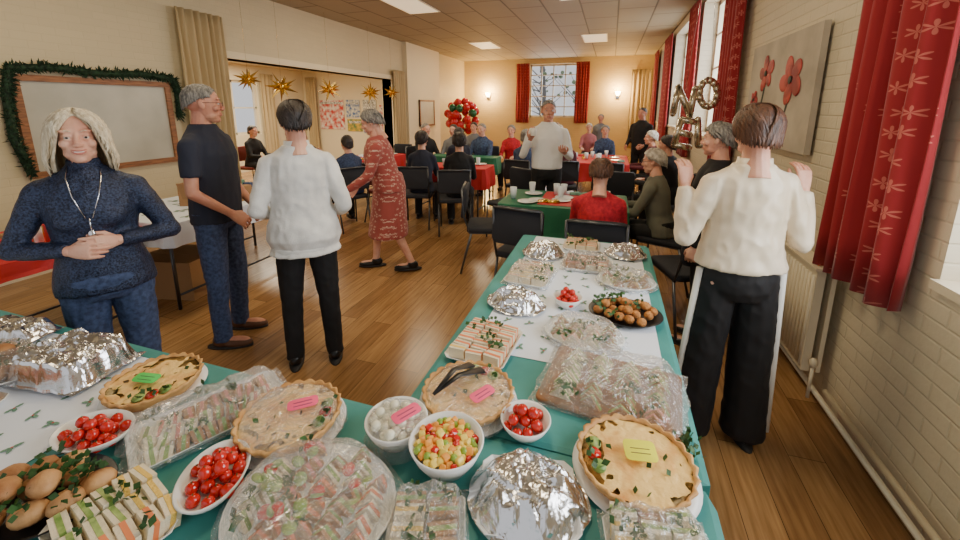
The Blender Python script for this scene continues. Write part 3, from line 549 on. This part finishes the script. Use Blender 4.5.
for i in range(40): holly(b,U(-4.0,-3.2),U(2.1,3.5),.757,rnd()*6,.05)
b.build('side_table')
M_PAD=mat('black_chair_fabric',C(38,40,48),.8,bump=.2,bs=200); M_PADR=mat('burgundy_chair_fabric',C(120,48,40),.8,bump=.2,bs=200)
def chair(x,y,r,m=None):
    m=m or M_PAD; b=B(); b.add(rbox(.43,.42,.05,.05,(0,0,.455)),m); v,f=rbox(.42,.30,.035,.05,(0,0,0)); b.add((v,f),m,T(0,-.235,.72,rx=84))
    for q in(-.2,.2): b.add(tube([(q,.2,.01),(q,.19,.43),(q,-.18,.43),(q,-.235,.6),(q,-.25,.86)],.011,8),M_LEG); b.add(tube([(q,-.27,.01),(q,-.16,.43)],.011,8),M_LEG)
    b.add(tube([(-.2,-.25,.86),(.2,-.25,.86)],.011,8),M_LEG); b.build('dining_chair',(x,y,0),r)
for c in[(-.05,2.96,0),(.54,3.88,70),(-1.9,4.8,20),(-2.5,4.9,15),(-2.42,6.25,30),(-2.35,7.55,170),(-2.95,7.55,180),(-3.55,7.2,-120),(-1.9,8.05,180),(-3.35,4.5,60),(-.65,6.1,10),(.78,5.28,60),(.74,6.9,90),(-1.0,8.5,180),(-.1,8.55,180),
    (-1.12,3.75,-75),(-.6,3.15,-10),(-1.15,4.75,150),(.1,4.8,180),(-1.25,6.0,-10),(.0,6.1,0),(.62,3.15,20)]: chair(*c)
chair(-3.0,4.95,-20,M_PADR); chair(-6.8,6.2,-90,M_PADR); chair(-4.2,7.4,180)
M_GLASS=mat('drinking_glass',C(220,228,230),.05,spec=.8); M_PLATE=mat('white_china',C(240,240,236),.25)
def crock(x0,x1,y0,y1,n,name='table_setting'):
    b=B()
    for i in range(n):
        x,y=U(x0,x1),U(y0,y1)
        if i%3==0: b.add(lathe([(.0005,0),(.05,.002),(.09,.012),(.09,.014),(.05,.006),(.0005,.005)],20),M_PLATE,T(x,y,TZ+.003))
        elif i%3==1: b.add(lathe([(.025,0),(.03,.05),(.034,.11),(.031,.11),(.026,.01)],14),M_GLASS,T(x,y,TZ+.003))
        else: b.add(tube([(x-.03,y,TZ+.01),(x+.06,y+.03,TZ+.012),(x+.02,y+.06,TZ+.02)],[.02,.03,.005],5),random.choice([M_REDC,M_HOLLY,M_WCL,M_GOLD]))
    b.build(name)
crock(-.88,.1,3.55,4.1,21); crock(-1.2,.2,6.7,7.8,24); crock(-2.8,-1.8,5.5,5.9,9); crock(-4.4,-3.8,5.8,6.8,9)
M_CARD=mat('cardboard_box',C(168,128,86),.8)
b=B(); b.add(bx(-.2,.2,-.15,.15,0,.002),M_CARD,smooth=False)
for q in(bx(-.2,.2,-.15,-.146,0,.2),bx(-.2,.2,.146,.15,0,.2),bx(-.2,-.196,-.15,.15,0,.2),bx(.196,.2,-.15,.15,0,.2)): b.add(q,M_CARD,smooth=False)
b.add(box(.2,.004,.16,(0,-.2,.24)),M_CARD,T(0,0,0,rx=20),smooth=False); b.build('cardboard_box',(-3.5,2.7,.757),20)
b=B()
for q in(bx(-.28,.28,-.22,.22,0,.34),bx(-.285,.285,-.03,.03,.338,.343),bx(-.29,-.28,-.1,.1,.1,.2)): b.add(q,M_CARD,smooth=False)
b.build('cardboard_box',(-3.62,2.42,0),12)
for nx_,yx,n_,dy in((-3.6,3.15,16,.4),(-3.6,1.35,16,.45)):
    b=B()
    for i in range(n_): h_=U(.05,.16); b.add(rbox(U(.06,.14),U(.06,.14),h_,.01,(U(-.3,.3),U(-dy,dy),h_/2)),random.choice([M_REDC,M_PLATE,M_CARD,M_HOLLY,M_GOLD,M_BLUE]))
    b.build('raffle_prizes',(nx_,yx,.755))
M_POIN=mat('red_balloon_latex',C(206,24,34),.2,coat=.4); M_BGR=mat('green_balloon_latex',C(24,92,50),.2,coat=.4); b=B(); rs=random.Random(5)
b.add(tube([(0,0,0),(0,0,.9)],.02,8),SILV); b.add(lathe([(.16,0),(.18,.02),(.02,.05)],16),SILV); pl=[]
for i in range(400):
    d=Vector((rs.uniform(-1,1),rs.uniform(-1,1),rs.uniform(-1,1))).normalized(); c=Vector((d.x*.42,d.y*.34,1.38+d.z*.42))
    if all((c-o).length>.17 for o in pl):
        pl.append(c); b.add(ell(tuple(c),(.105,.105,.115),12),M_BGR if len(pl)%4==0 else M_POIN)
b.build('red_balloon_cluster',(-3.95,10.6,0))
# ---------------------------------------------------------------- food
M_FOIL=mat('aluminium_foil',C(228,228,230),.2,1,bump=.5,bs=18); M_CLING=clingmat()
M_CRUST=mat('pastry_crust',C(222,174,110),.6,col2=C(192,136,74),ns=18,bump=.3,bs=80); M_QF=mat('quiche_filling',C(248,206,124),.45,col2=C(216,142,66),ns=16,bump=.6,bs=60,contrast=(.28,.54)); M_GREENH=mat('herb_green',C(62,104,42),.6,col2=C(34,68,24),ns=30)
M_TOM=mat('cherry_tomato_red',C(206,34,22),.15,coat=.5); M_BREAD=mat('white_bread',C(236,222,190),.85,bump=.3,bs=150); M_BRB=mat('brown_bread',C(188,140,94),.85,col2=C(158,112,70),ns=60,bump=.3,bs=150); M_EGG=mat('egg_filling',C(240,200,98),.6,bump=.5,bs=120); M_HAM=mat('ham_pink',C(222,138,122),.5); M_LET=mat('lettuce_cucumber',C(96,138,50),.5,col2=C(170,192,110),ns=40); M_SAL=mat('salmon_orange',C(232,130,78),.5)
M_SCOT=mat('breadcrumbed_ball',C(204,142,76),.8,col2=C(160,98,46),ns=50,bump=.7,bs=120); M_ROLL=mat('bread_roll_crust',C(206,158,104),.6,col2=C(160,106,62),ns=14,bump=.3,bs=60); M_TRAYB=mat('black_tray',C(28,28,30),.35); M_ONI=mat('pickled_onion',C(236,232,205),.25); M_MEL=mat('melon_orange',C(240,160,60),.35); M_PINEA=mat('pineapple_yellow',C(244,212,90),.35); M_KIW=mat('grape_green',C(140,170,60),.3)
M_LPK=mat('pink_label_card',C(250,86,130),.6); M_LYE=mat('yellow_label_card',C(236,232,50),.6); M_LGR=mat('green_label_card',C(80,210,90),.6); M_INK=mat('ink',C(90,60,80),.6)
def parsley(b,x,y,z,r,n,seed=0):
    rs=random.Random(seed)
    for i in range(n):
        c=Vector((x+rs.gauss(0,r),y+rs.gauss(0,r),z+rs.uniform(0,r*.6))); d=Vector((rs.uniform(-1,1),rs.uniform(-1,1),rs.uniform(0,1))).normalized()*rs.uniform(.012,.024); e=d.orthogonal().normalized()*.008
        b.add(([c,c+d*.5+e,c+d,c+d*.5-e],[(0,1,2,3)]),M_GREENH,smooth=False)
def film(b,rx,ry,h,square=0,seed=0,m=None,amp=.012,n=46,flat=True,fq=1.0,sh=.22):
    m=m or M_CLING; V=[];F=[]
    for i in range(n+1):
        for j in range(n+1):
            x=-1+2*i/n;y=-1+2*j/n
            if not square: X=x*math.sqrt(1-y*y/2);Y=y*math.sqrt(1-x*x/2); r=math.sqrt(X*X+Y*Y)
            else: X,Y=x,y; r=(abs(x)**6+abs(y)**6)**(1/6); r=min(r,1)
            e=min(1,max(0,(1-r)/sh)); e=e*e*(3-2*e); wx=X*rx*18*fq+seed+1.2*noise.noise((X*rx*14,Y*ry*14,seed+9)); wy=Y*ry*18*fq+1.2*noise.noise((X*rx*14+7,Y*ry*14,seed+3))
            w=noise.noise((wx,wy,seed))+.45*noise.noise((wx*2.6,wy*2.6,seed+4)); w2=1-2.4*abs(w)
            z=h*e*(.88+.14*noise.noise((X*3+seed,Y*3,1)))+amp*w2*(.35+.65*e)+.003+amp*.4
            k=1+.05*noise.noise((math.atan2(Y,X)*3,seed,2)); V.append((X*rx*k,Y*ry*k,max(z,.002+.001*w2)))
    for i in range(n):
        for j in range(n):
            q=i*(n+1)+j; F+= [(q,q+n+1,q+n+2),(q,q+n+2,q+1)] if (i+j)%2 else [(q,q+n+1,q+1),(q+1,q+n+1,q+n+2)]
    b.add((V,F),m,smooth=not flat)
def plate_oval(b,rx,ry,m,h=.02): b.add(loft([[(x*rx*k,y*ry*k,z) for x,y,_ in ring((0,0,0),1,1,36)] for k,z in((.7,0),(.8,.001),(1,h),(.985,h+.002),(.78,.006),(.01,.006))]),m)
def tray(b,w,d,m,h=.018):
    R=[]
    for k,z in((.86,0),(1,h),(.985,h+.001),(.86,.004)): R.append([(p[0]*k,p[1]*k,z) for p in [(w/2*sx+cx,d/2*sy+cy) for sx,sy,cx,cy in((1,-1,0,.02),(1,1,0,-.02),(1,1,-.02,0),(-1,1,.02,0),(-1,1,0,-.02),(-1,-1,0,.02),(-1,-1,.02,0),(1,-1,-.02,0))]])
    b.add(loft(R),m,smooth=False)
def label(b,m,x,y,z,r,l=.08,w=.036):
    M=T(x,y,z,rx=8,rz=r); b.add(rbox(l,w,.0015,.012),m,M)
    for k in(-.008,.004): b.add(box(l*.6,.0016,.0006,(0,k,.001)),M_INK,M,False)
def quiche(x,y,R=.135,lab=None,seed=0,lr=20,film_=False,lx=.0,ly=.0,lw=.036,ll=.08):
    b=B(); rs=random.Random(seed); n=72
    b.add(lathe([(R*.9,0),(R*1.07,.006),(R*1.08,.008),(R*.9,.004)],40),M_PLATE)
    rings=[]
    for k,z,sc in((R*.80,.003,0),(R*.92,.02,.3),(R*.985,.038,1),(R*1.0,.045,1),(R*.95,.046,1),(R*.92,.038,.3)):
        rings.append([((k+.004*sc*math.sin(j*6.283/n*24))*math.cos(j*6.283/n),(k+.004*sc*math.sin(j*6.283/n*24))*math.sin(j*6.283/n),z+.003*sc*math.sin(j*6.283/n*24+1)) for j in range(n)])
    b.add(loft(rings,False),M_CRUST)
    rr=[]
    for i in range(22):
        q=R*.935*(1-i/21)+.0005; rr.append([(q*math.cos(j*6.283/n),q*math.sin(j*6.283/n),.036+.0035*noise.noise((q*math.cos(j*6.283/n)*45+seed,q*math.sin(j*6.283/n)*45,0))+.003*(1-(q/R)**2)) for j in range(n)])
    b.add(loft(rr),M_QF)
    for i in range(8):
        a=rs.uniform(0,6.283);q=R*.75*math.sqrt(rs.random()); parsley(b,q*math.cos(a),q*math.sin(a),.038,.004,1,seed*50+i)
    for sg in range(3):
        a=-2+sg*.35+seed; c=Vector((R*.72*math.cos(a),R*.72*math.sin(a),.046)); b.add(lathe([(.016,0),(.017,.002),(.0005,.003)],14),M_TOM if sg%2 else M_LET,T(c.x,c.y,.042,rx=15)); parsley(b,c.x,c.y,.044,.008,4,sg+seed)
    if lab: label(b,lab,lx,ly,.056,lr,ll,lw)
    if film_: film(b,R*1.10,R*1.10,.048,0,seed,amp=.003,n=34,flat=False,fq=.6)
    b.build('quiche',(x,y,TZ+.003),0)
def bowl(b,R,h,m,sx=1,sy=1):
    b.add(loft([[(x*sx,y*sy,z) for x,y,_ in ring((0,0,0),r,r,36)] for r,z in((R*.5,0),(R*.62,.004),(R*.86,h*.55),(R,h),(R*.955,h+.002),(R*.8,h*.55),(R*.5,.012),(.001,.010))]),m)
def tomatoes(x,y,R,n,rot=0,sx=1,sy=1,h=.04,name='bowl_of_cherry_tomatoes'):
    b=B(); bowl(b,R,h,M_PLATE,sx,sy); rs=random.Random(int(x*100)); pl=[]
    for lay,zz in((0,h*.62),(1,h*1.05),(2,h*1.45)):
        for t in range(120):
            q=R*(.76-.22*lay)*math.sqrt(rs.random());a=rs.uniform(0,6.283);p=Vector((q*math.cos(a)*sx,q*math.sin(a)*sy,zz+rs.uniform(-.002,.004)))
            if all((p-o).length>.0255 for o in pl): pl.append(p); b.add(ell(tuple(p),rs.uniform(.0135,.016),12),M_TOM); b.add(tube([p+Vector((0,0,.013)),p+Vector((.002,.001,.0175))],[.002,.001],5),M_GREENH)
    b.build(name,(x,y,TZ+.003),rot)
def sandwich(b,M,br,fi,s=.085,t=.010,ft=.011):
    tri=lambda y0,y1,k=1:([(-s*.7*k,y0,0),(s*.7*k,y0,0),(0,y0,s*.66*k),(-s*.7*k,y1,0),(s*.7*k,y1,0),(0,y1,s*.66*k)],[(0,1,2),(5,4,3),(0,3,4,1),(1,4,5,2),(2,5,3,0)])
    b.add(tri(0,t),br,M,False); b.add(tri(t,t+ft,1.05),fi,M,False); b.add(tri(t+ft,2*t+ft),br,M,False)
def sandwiches(x,y,rot,w,d,cols,seed=0,cl=True,plate='tray',name='sandwich_platter',pm=None,brs=None,fis=None,par=True,lay='tri',h=.06):
    b=B(); rs=random.Random(seed); pm=pm or M_PLATE; brs=brs or[M_BREAD,M_BRB]; fis=fis or [M_EGG,M_LET,M_HAM]
    if plate=='tray': tray(b,w,d,pm)
    elif plate=='oval': plate_oval(b,w/2,d/2,pm)
    elif plate=='wood': b.add(rbox(w,d,.015,.02,(0,0,.008)),M_WOOD)
    cw=(w*.86)/cols
    for c in range(cols):
        yy=-d*.42; xx=-w*.43+cw*(c+.5); br=rs.choice(brs); fi=rs.choice(fis)
        while yy<d*.38:
            if rs.random()<.3: br=rs.choice(brs); fi=rs.choice(fis)
            if plate=='oval' and (xx/(w/2))**2+(yy/(d/2))**2>.74: yy+=.03; continue
            if lay=='tri': sc=cw/.125; sandwich(b,T(xx+rs.uniform(-.006,.006),yy,.008,rx=rs.uniform(-22,-2),rz=rs.uniform(-18,18),s=(sc,.85,sc*rs.uniform(.9,1.1))),br,fi); yy+=.031
            else:
                M=T(xx+rs.uniform(-.003,.003),yy,.008,rx=rs.uniform(-14,0),rz=rs.uniform(-7,7)); hh=rs.uniform(.030,.038); L_=cw*.90
                b.add(box(L_,.010,hh,(0,.005,hh/2)),br,M,False); b.add(box(L_*1.01,.010,hh*1.06,(0,.0145,hh/2)),fi,M,False); b.add(box(L_,.010,hh,(0,.024,hh/2)),br,M,False); yy+=.033
    if par:
        for k in range(7): parsley(b,rs.uniform(-w*.4,w*.4),rs.uniform(-d*.4,d*.4),.042 if lay!='tri' else .045,.012,7,seed*9+k)
    if cl: film(b,w*.54,d*.55,h,plate!='oval',seed,amp=.007,n=40,flat=False,sh=.3,fq=.8)
    b.build(name,(x,y,TZ+.003),rot)
def balls(x,y,rx,ry,rot,r,seed,pm=None,cl=False,par=3,name='savoury_ball_platter',bm=None,el=1.0):
    b=B(); plate_oval(b,rx,ry,pm or M_TRAYB); rs=random.Random(seed); pl=[]
    for lay in(0,1):
        for t in range(160):
            q=(.80-.25*lay)*math.sqrt(rs.random());a=rs.uniform(0,6.283);p=Vector((q*math.cos(a)*rx,q*math.sin(a)*ry,.008+r*(.9+lay*1.1)))
            if all((p-o).length>r*1.8 for o in pl):
                pl.append(p); v,f=ell((0,0,0),(r*el,r*rs.uniform(.9,1.05),r*.85),12); v=np.array([q_*(1+.07*noise.noise(tuple(q_*60+t))) for q_ in v]); b.add((v,f),bm or M_SCOT,T(*p,rz=rs.uniform(0,180)))
    for k in range(par*3): parsley(b,rs.uniform(-rx*.7,rx*.7),rs.uniform(-ry*.7,ry*.7),.008+r*1.6,.018,10,k+seed)
    if cl: film(b,rx*1.05,ry*1.05,.07,0,seed,amp=.006,flat=False,n=36)
    b.build(name,(x,y,TZ+.003),rot)
def foil(x,y,rot,rx,ry,h,seed,square=1,amp=.010,name='foil_covered_platter',sh=.3):
    b=B(); tray(b,rx*1.6,ry*1.6,M_PLATE); film(b,rx,ry,h,square,seed,M_FOIL,amp,52,True,.8,sh); b.build(name,(x,y,TZ+.003),rot)
foil(-2.14,.78,10,.14,.07,.05,1); foil(-1.66,.72,8,.15,.115,.085,2,sh=.2)
balls(-1.93,.62,.20,.11,8,.027,5,M_PLATE,True,4,'bread_roll_platter',M_ROLL,1.3); sandwiches(-1.80,.48,5,.30,.16,3,11,False,lay='flat',fis=[M_HAM,M_EGG])
quiche(-1.30,.735,.125,M_LGR,1,10,ly=-.02); tomatoes(-1.24,.545,.085,40,10,1.15,.85,.038)
sandwiches(-1.02,.70,-28,.20,.37,3,12,True,brs=[M_BREAD,M_BREAD,M_BRB],fis=[M_LET,M_LET,M_HAM],lay='tri',h=.065)
quiche(-.79,.745,.135,M_LPK,2,40,True,lx=.02,ly=.03); tomatoes(-.82,.545,.085,40,30,.85,1.15,.04)
sandwiches(-.57,.57,8,.37,.31,5,13,True,plate='oval',fis=[M_HAM,M_LET,M_SAL],lay='tri',h=.07,brs=[M_BRB,M_BREAD,M_BRB])
b=B()
for i in range(24):
    a=U(0,6.28);q=.13*math.sqrt(rnd()); b.add(lathe([(.014,0),(.014,.003),(.0005,.0035)],14),[M_LET,M_KIW,M_TOM][i%3],T(q*math.cos(a),q*math.sin(a)*.8,.062,rx=U(-25,25),ry=U(-25,25)))
b.build('cucumber_radish_garnish',(-.57,.57,TZ))
balls(-1.15,.40,.14,.11,15,.028,7,M_TRAYB,False,6,'bread_roll_platter',M_ROLL,1.2); sandwiches(-.93,.40,-15,.24,.17,3,14,False,lay='flat',brs=[M_BREAD],fis=[M_EGG,M_SAL,M_LET])
b=B(); bowl(b,.082,.062,M_PLATE)
for i in range(26):
    a=i*2.4;q=.062*math.sqrt((i+.5)/26); b.add(ell((q*math.cos(a),q*math.sin(a),.048+.008*(i%3)),(.014,.014,.013),12),M_ONI)
film(b,.088,.088,.07,0,3,amp=.004,flat=False); label(b,M_LPK,.03,-.0,.085,60); b.build('bowl_of_pickled_onions',(-.49,.80,TZ+.003))
b=B(); bowl(b,.092,.07,M_PLATE); rs=random.Random(2)
for i in range(90):
    a=i*2.4;q=.073*math.sqrt((i+.5)/90); s_=rs.uniform(.013,.019); m=rs.choice([M_MEL,M_PINEA,M_TOM,M_KIW,M_PINEA,M_MEL]); M=T(q*math.cos(a),q*math.sin(a),.052+.012*rs.random()+.008*(1-q/.075),rx=rs.uniform(0,90),rz=rs.uniform(0,90))
    b.add(rbox(s_,s_,s_,.004),m,M) if m!=M_KIW else b.add(ell((0,0,0),.010,10),m,M)
b.build('bowl_of_fruit_salad',(-.335,.77,TZ+.003))
quiche(-.355,.985,.135,M_LPK,3,60,True,lx=.05,ly=-.02); tomatoes(-.17,.925,.068,24,0,1,1,.045)
foil(-.125,.735,12,.135,.12,.065,4,0,.012,sh=.5); quiche(.105,.885,.135,M_LYE,5,10,False,lx=.01,ly=.01,lw=.055,ll=.075)
sandwiches(-.31,.60,20,.16,.16,2,15,True,lay='flat'); sandwiches(.14,.70,10,.2,.14,3,16,True,lay='flat')
b=B(); b.add(tube([(-.09,.02,0),(0,.0,.02),(.08,-.03,.006)],[(.006,.002),(.01,.003),(.018,.003)],8),M_TRAYB); b.add(tube([(-.09,.02,0),(0,.02,.03),(.075,.01,.01)],[(.006,.002),(.01,.003),(.018,.003)],8),M_TRAYB); b.build('serving_tongs',(-.39,1.0,TZ+.055),70)
sandwiches(-.39,1.27,-5,.22,.27,3,17,False,brs=[M_BREAD],fis=[M_SAL,M_EGG,M_HAM],lay='flat')
sandwiches(.05,1.17,-8,.40,.30,4,18,True,plate='wood',brs=[M_BREAD,M_BRB],fis=[M_LET,M_LET,M_HAM],h=.085)
b=B()
for i in range(4): parsley(b,(.20 if i<2 else .08)+i*.01,-.0+i*.02,0,.02,30,i)
b.build('parsley_garnish',(.02,1.0,TZ+.006))
sandwiches(-.05,1.44,-4,.30,.22,4,19,True,plate='oval',brs=[M_BREAD,M_BRB],fis=[M_HAM,M_LET],lay='tri')
foil(-.355,1.62,-12,.135,.11,.045,6,0,.014,sh=.4); tomatoes(-.135,1.68,.065,24,0,1,1,.045); balls(.105,1.665,.15,.125,0,.021,9,M_TRAYB,False,3)
sandwiches(-.35,1.93,-5,.22,.26,3,20,True,brs=[M_BREAD],fis=[M_EGG,M_SAL],lay='flat'); sandwiches(.12,2.0,0,.28,.22,4,21,True,brs=[M_BREAD,M_BRB],plate='oval'); sandwiches(-.08,2.17,0,.26,.20,4,22,True,fis=[M_HAM,M_SAL],lay='flat')
foil(-.34,2.29,0,.125,.12,.05,7,0,.014,sh=.4); foil(.13,2.42,5,.12,.11,.045,8,0,.014,sh=.4); sandwiches(-.13,2.48,0,.22,.20,3,23,False,brs=[M_BREAD],fis=[M_SAL,M_EGG],lay='flat')
# ---------------------------------------------------------------- camera
cam=D.cameras.new('camera'); co=D.objects.new('camera',cam); COL.objects.link(co); SC.camera=co
cam.lens=15; cam.sensor_width=36; cam.shift_y=-80/960; cam.clip_start=.02
co.location=(0,0,1.62); co.rotation_euler=(math.radians(90-11.585),0,math.radians(17.92))
for o in PEND: COL.objects.link(o)
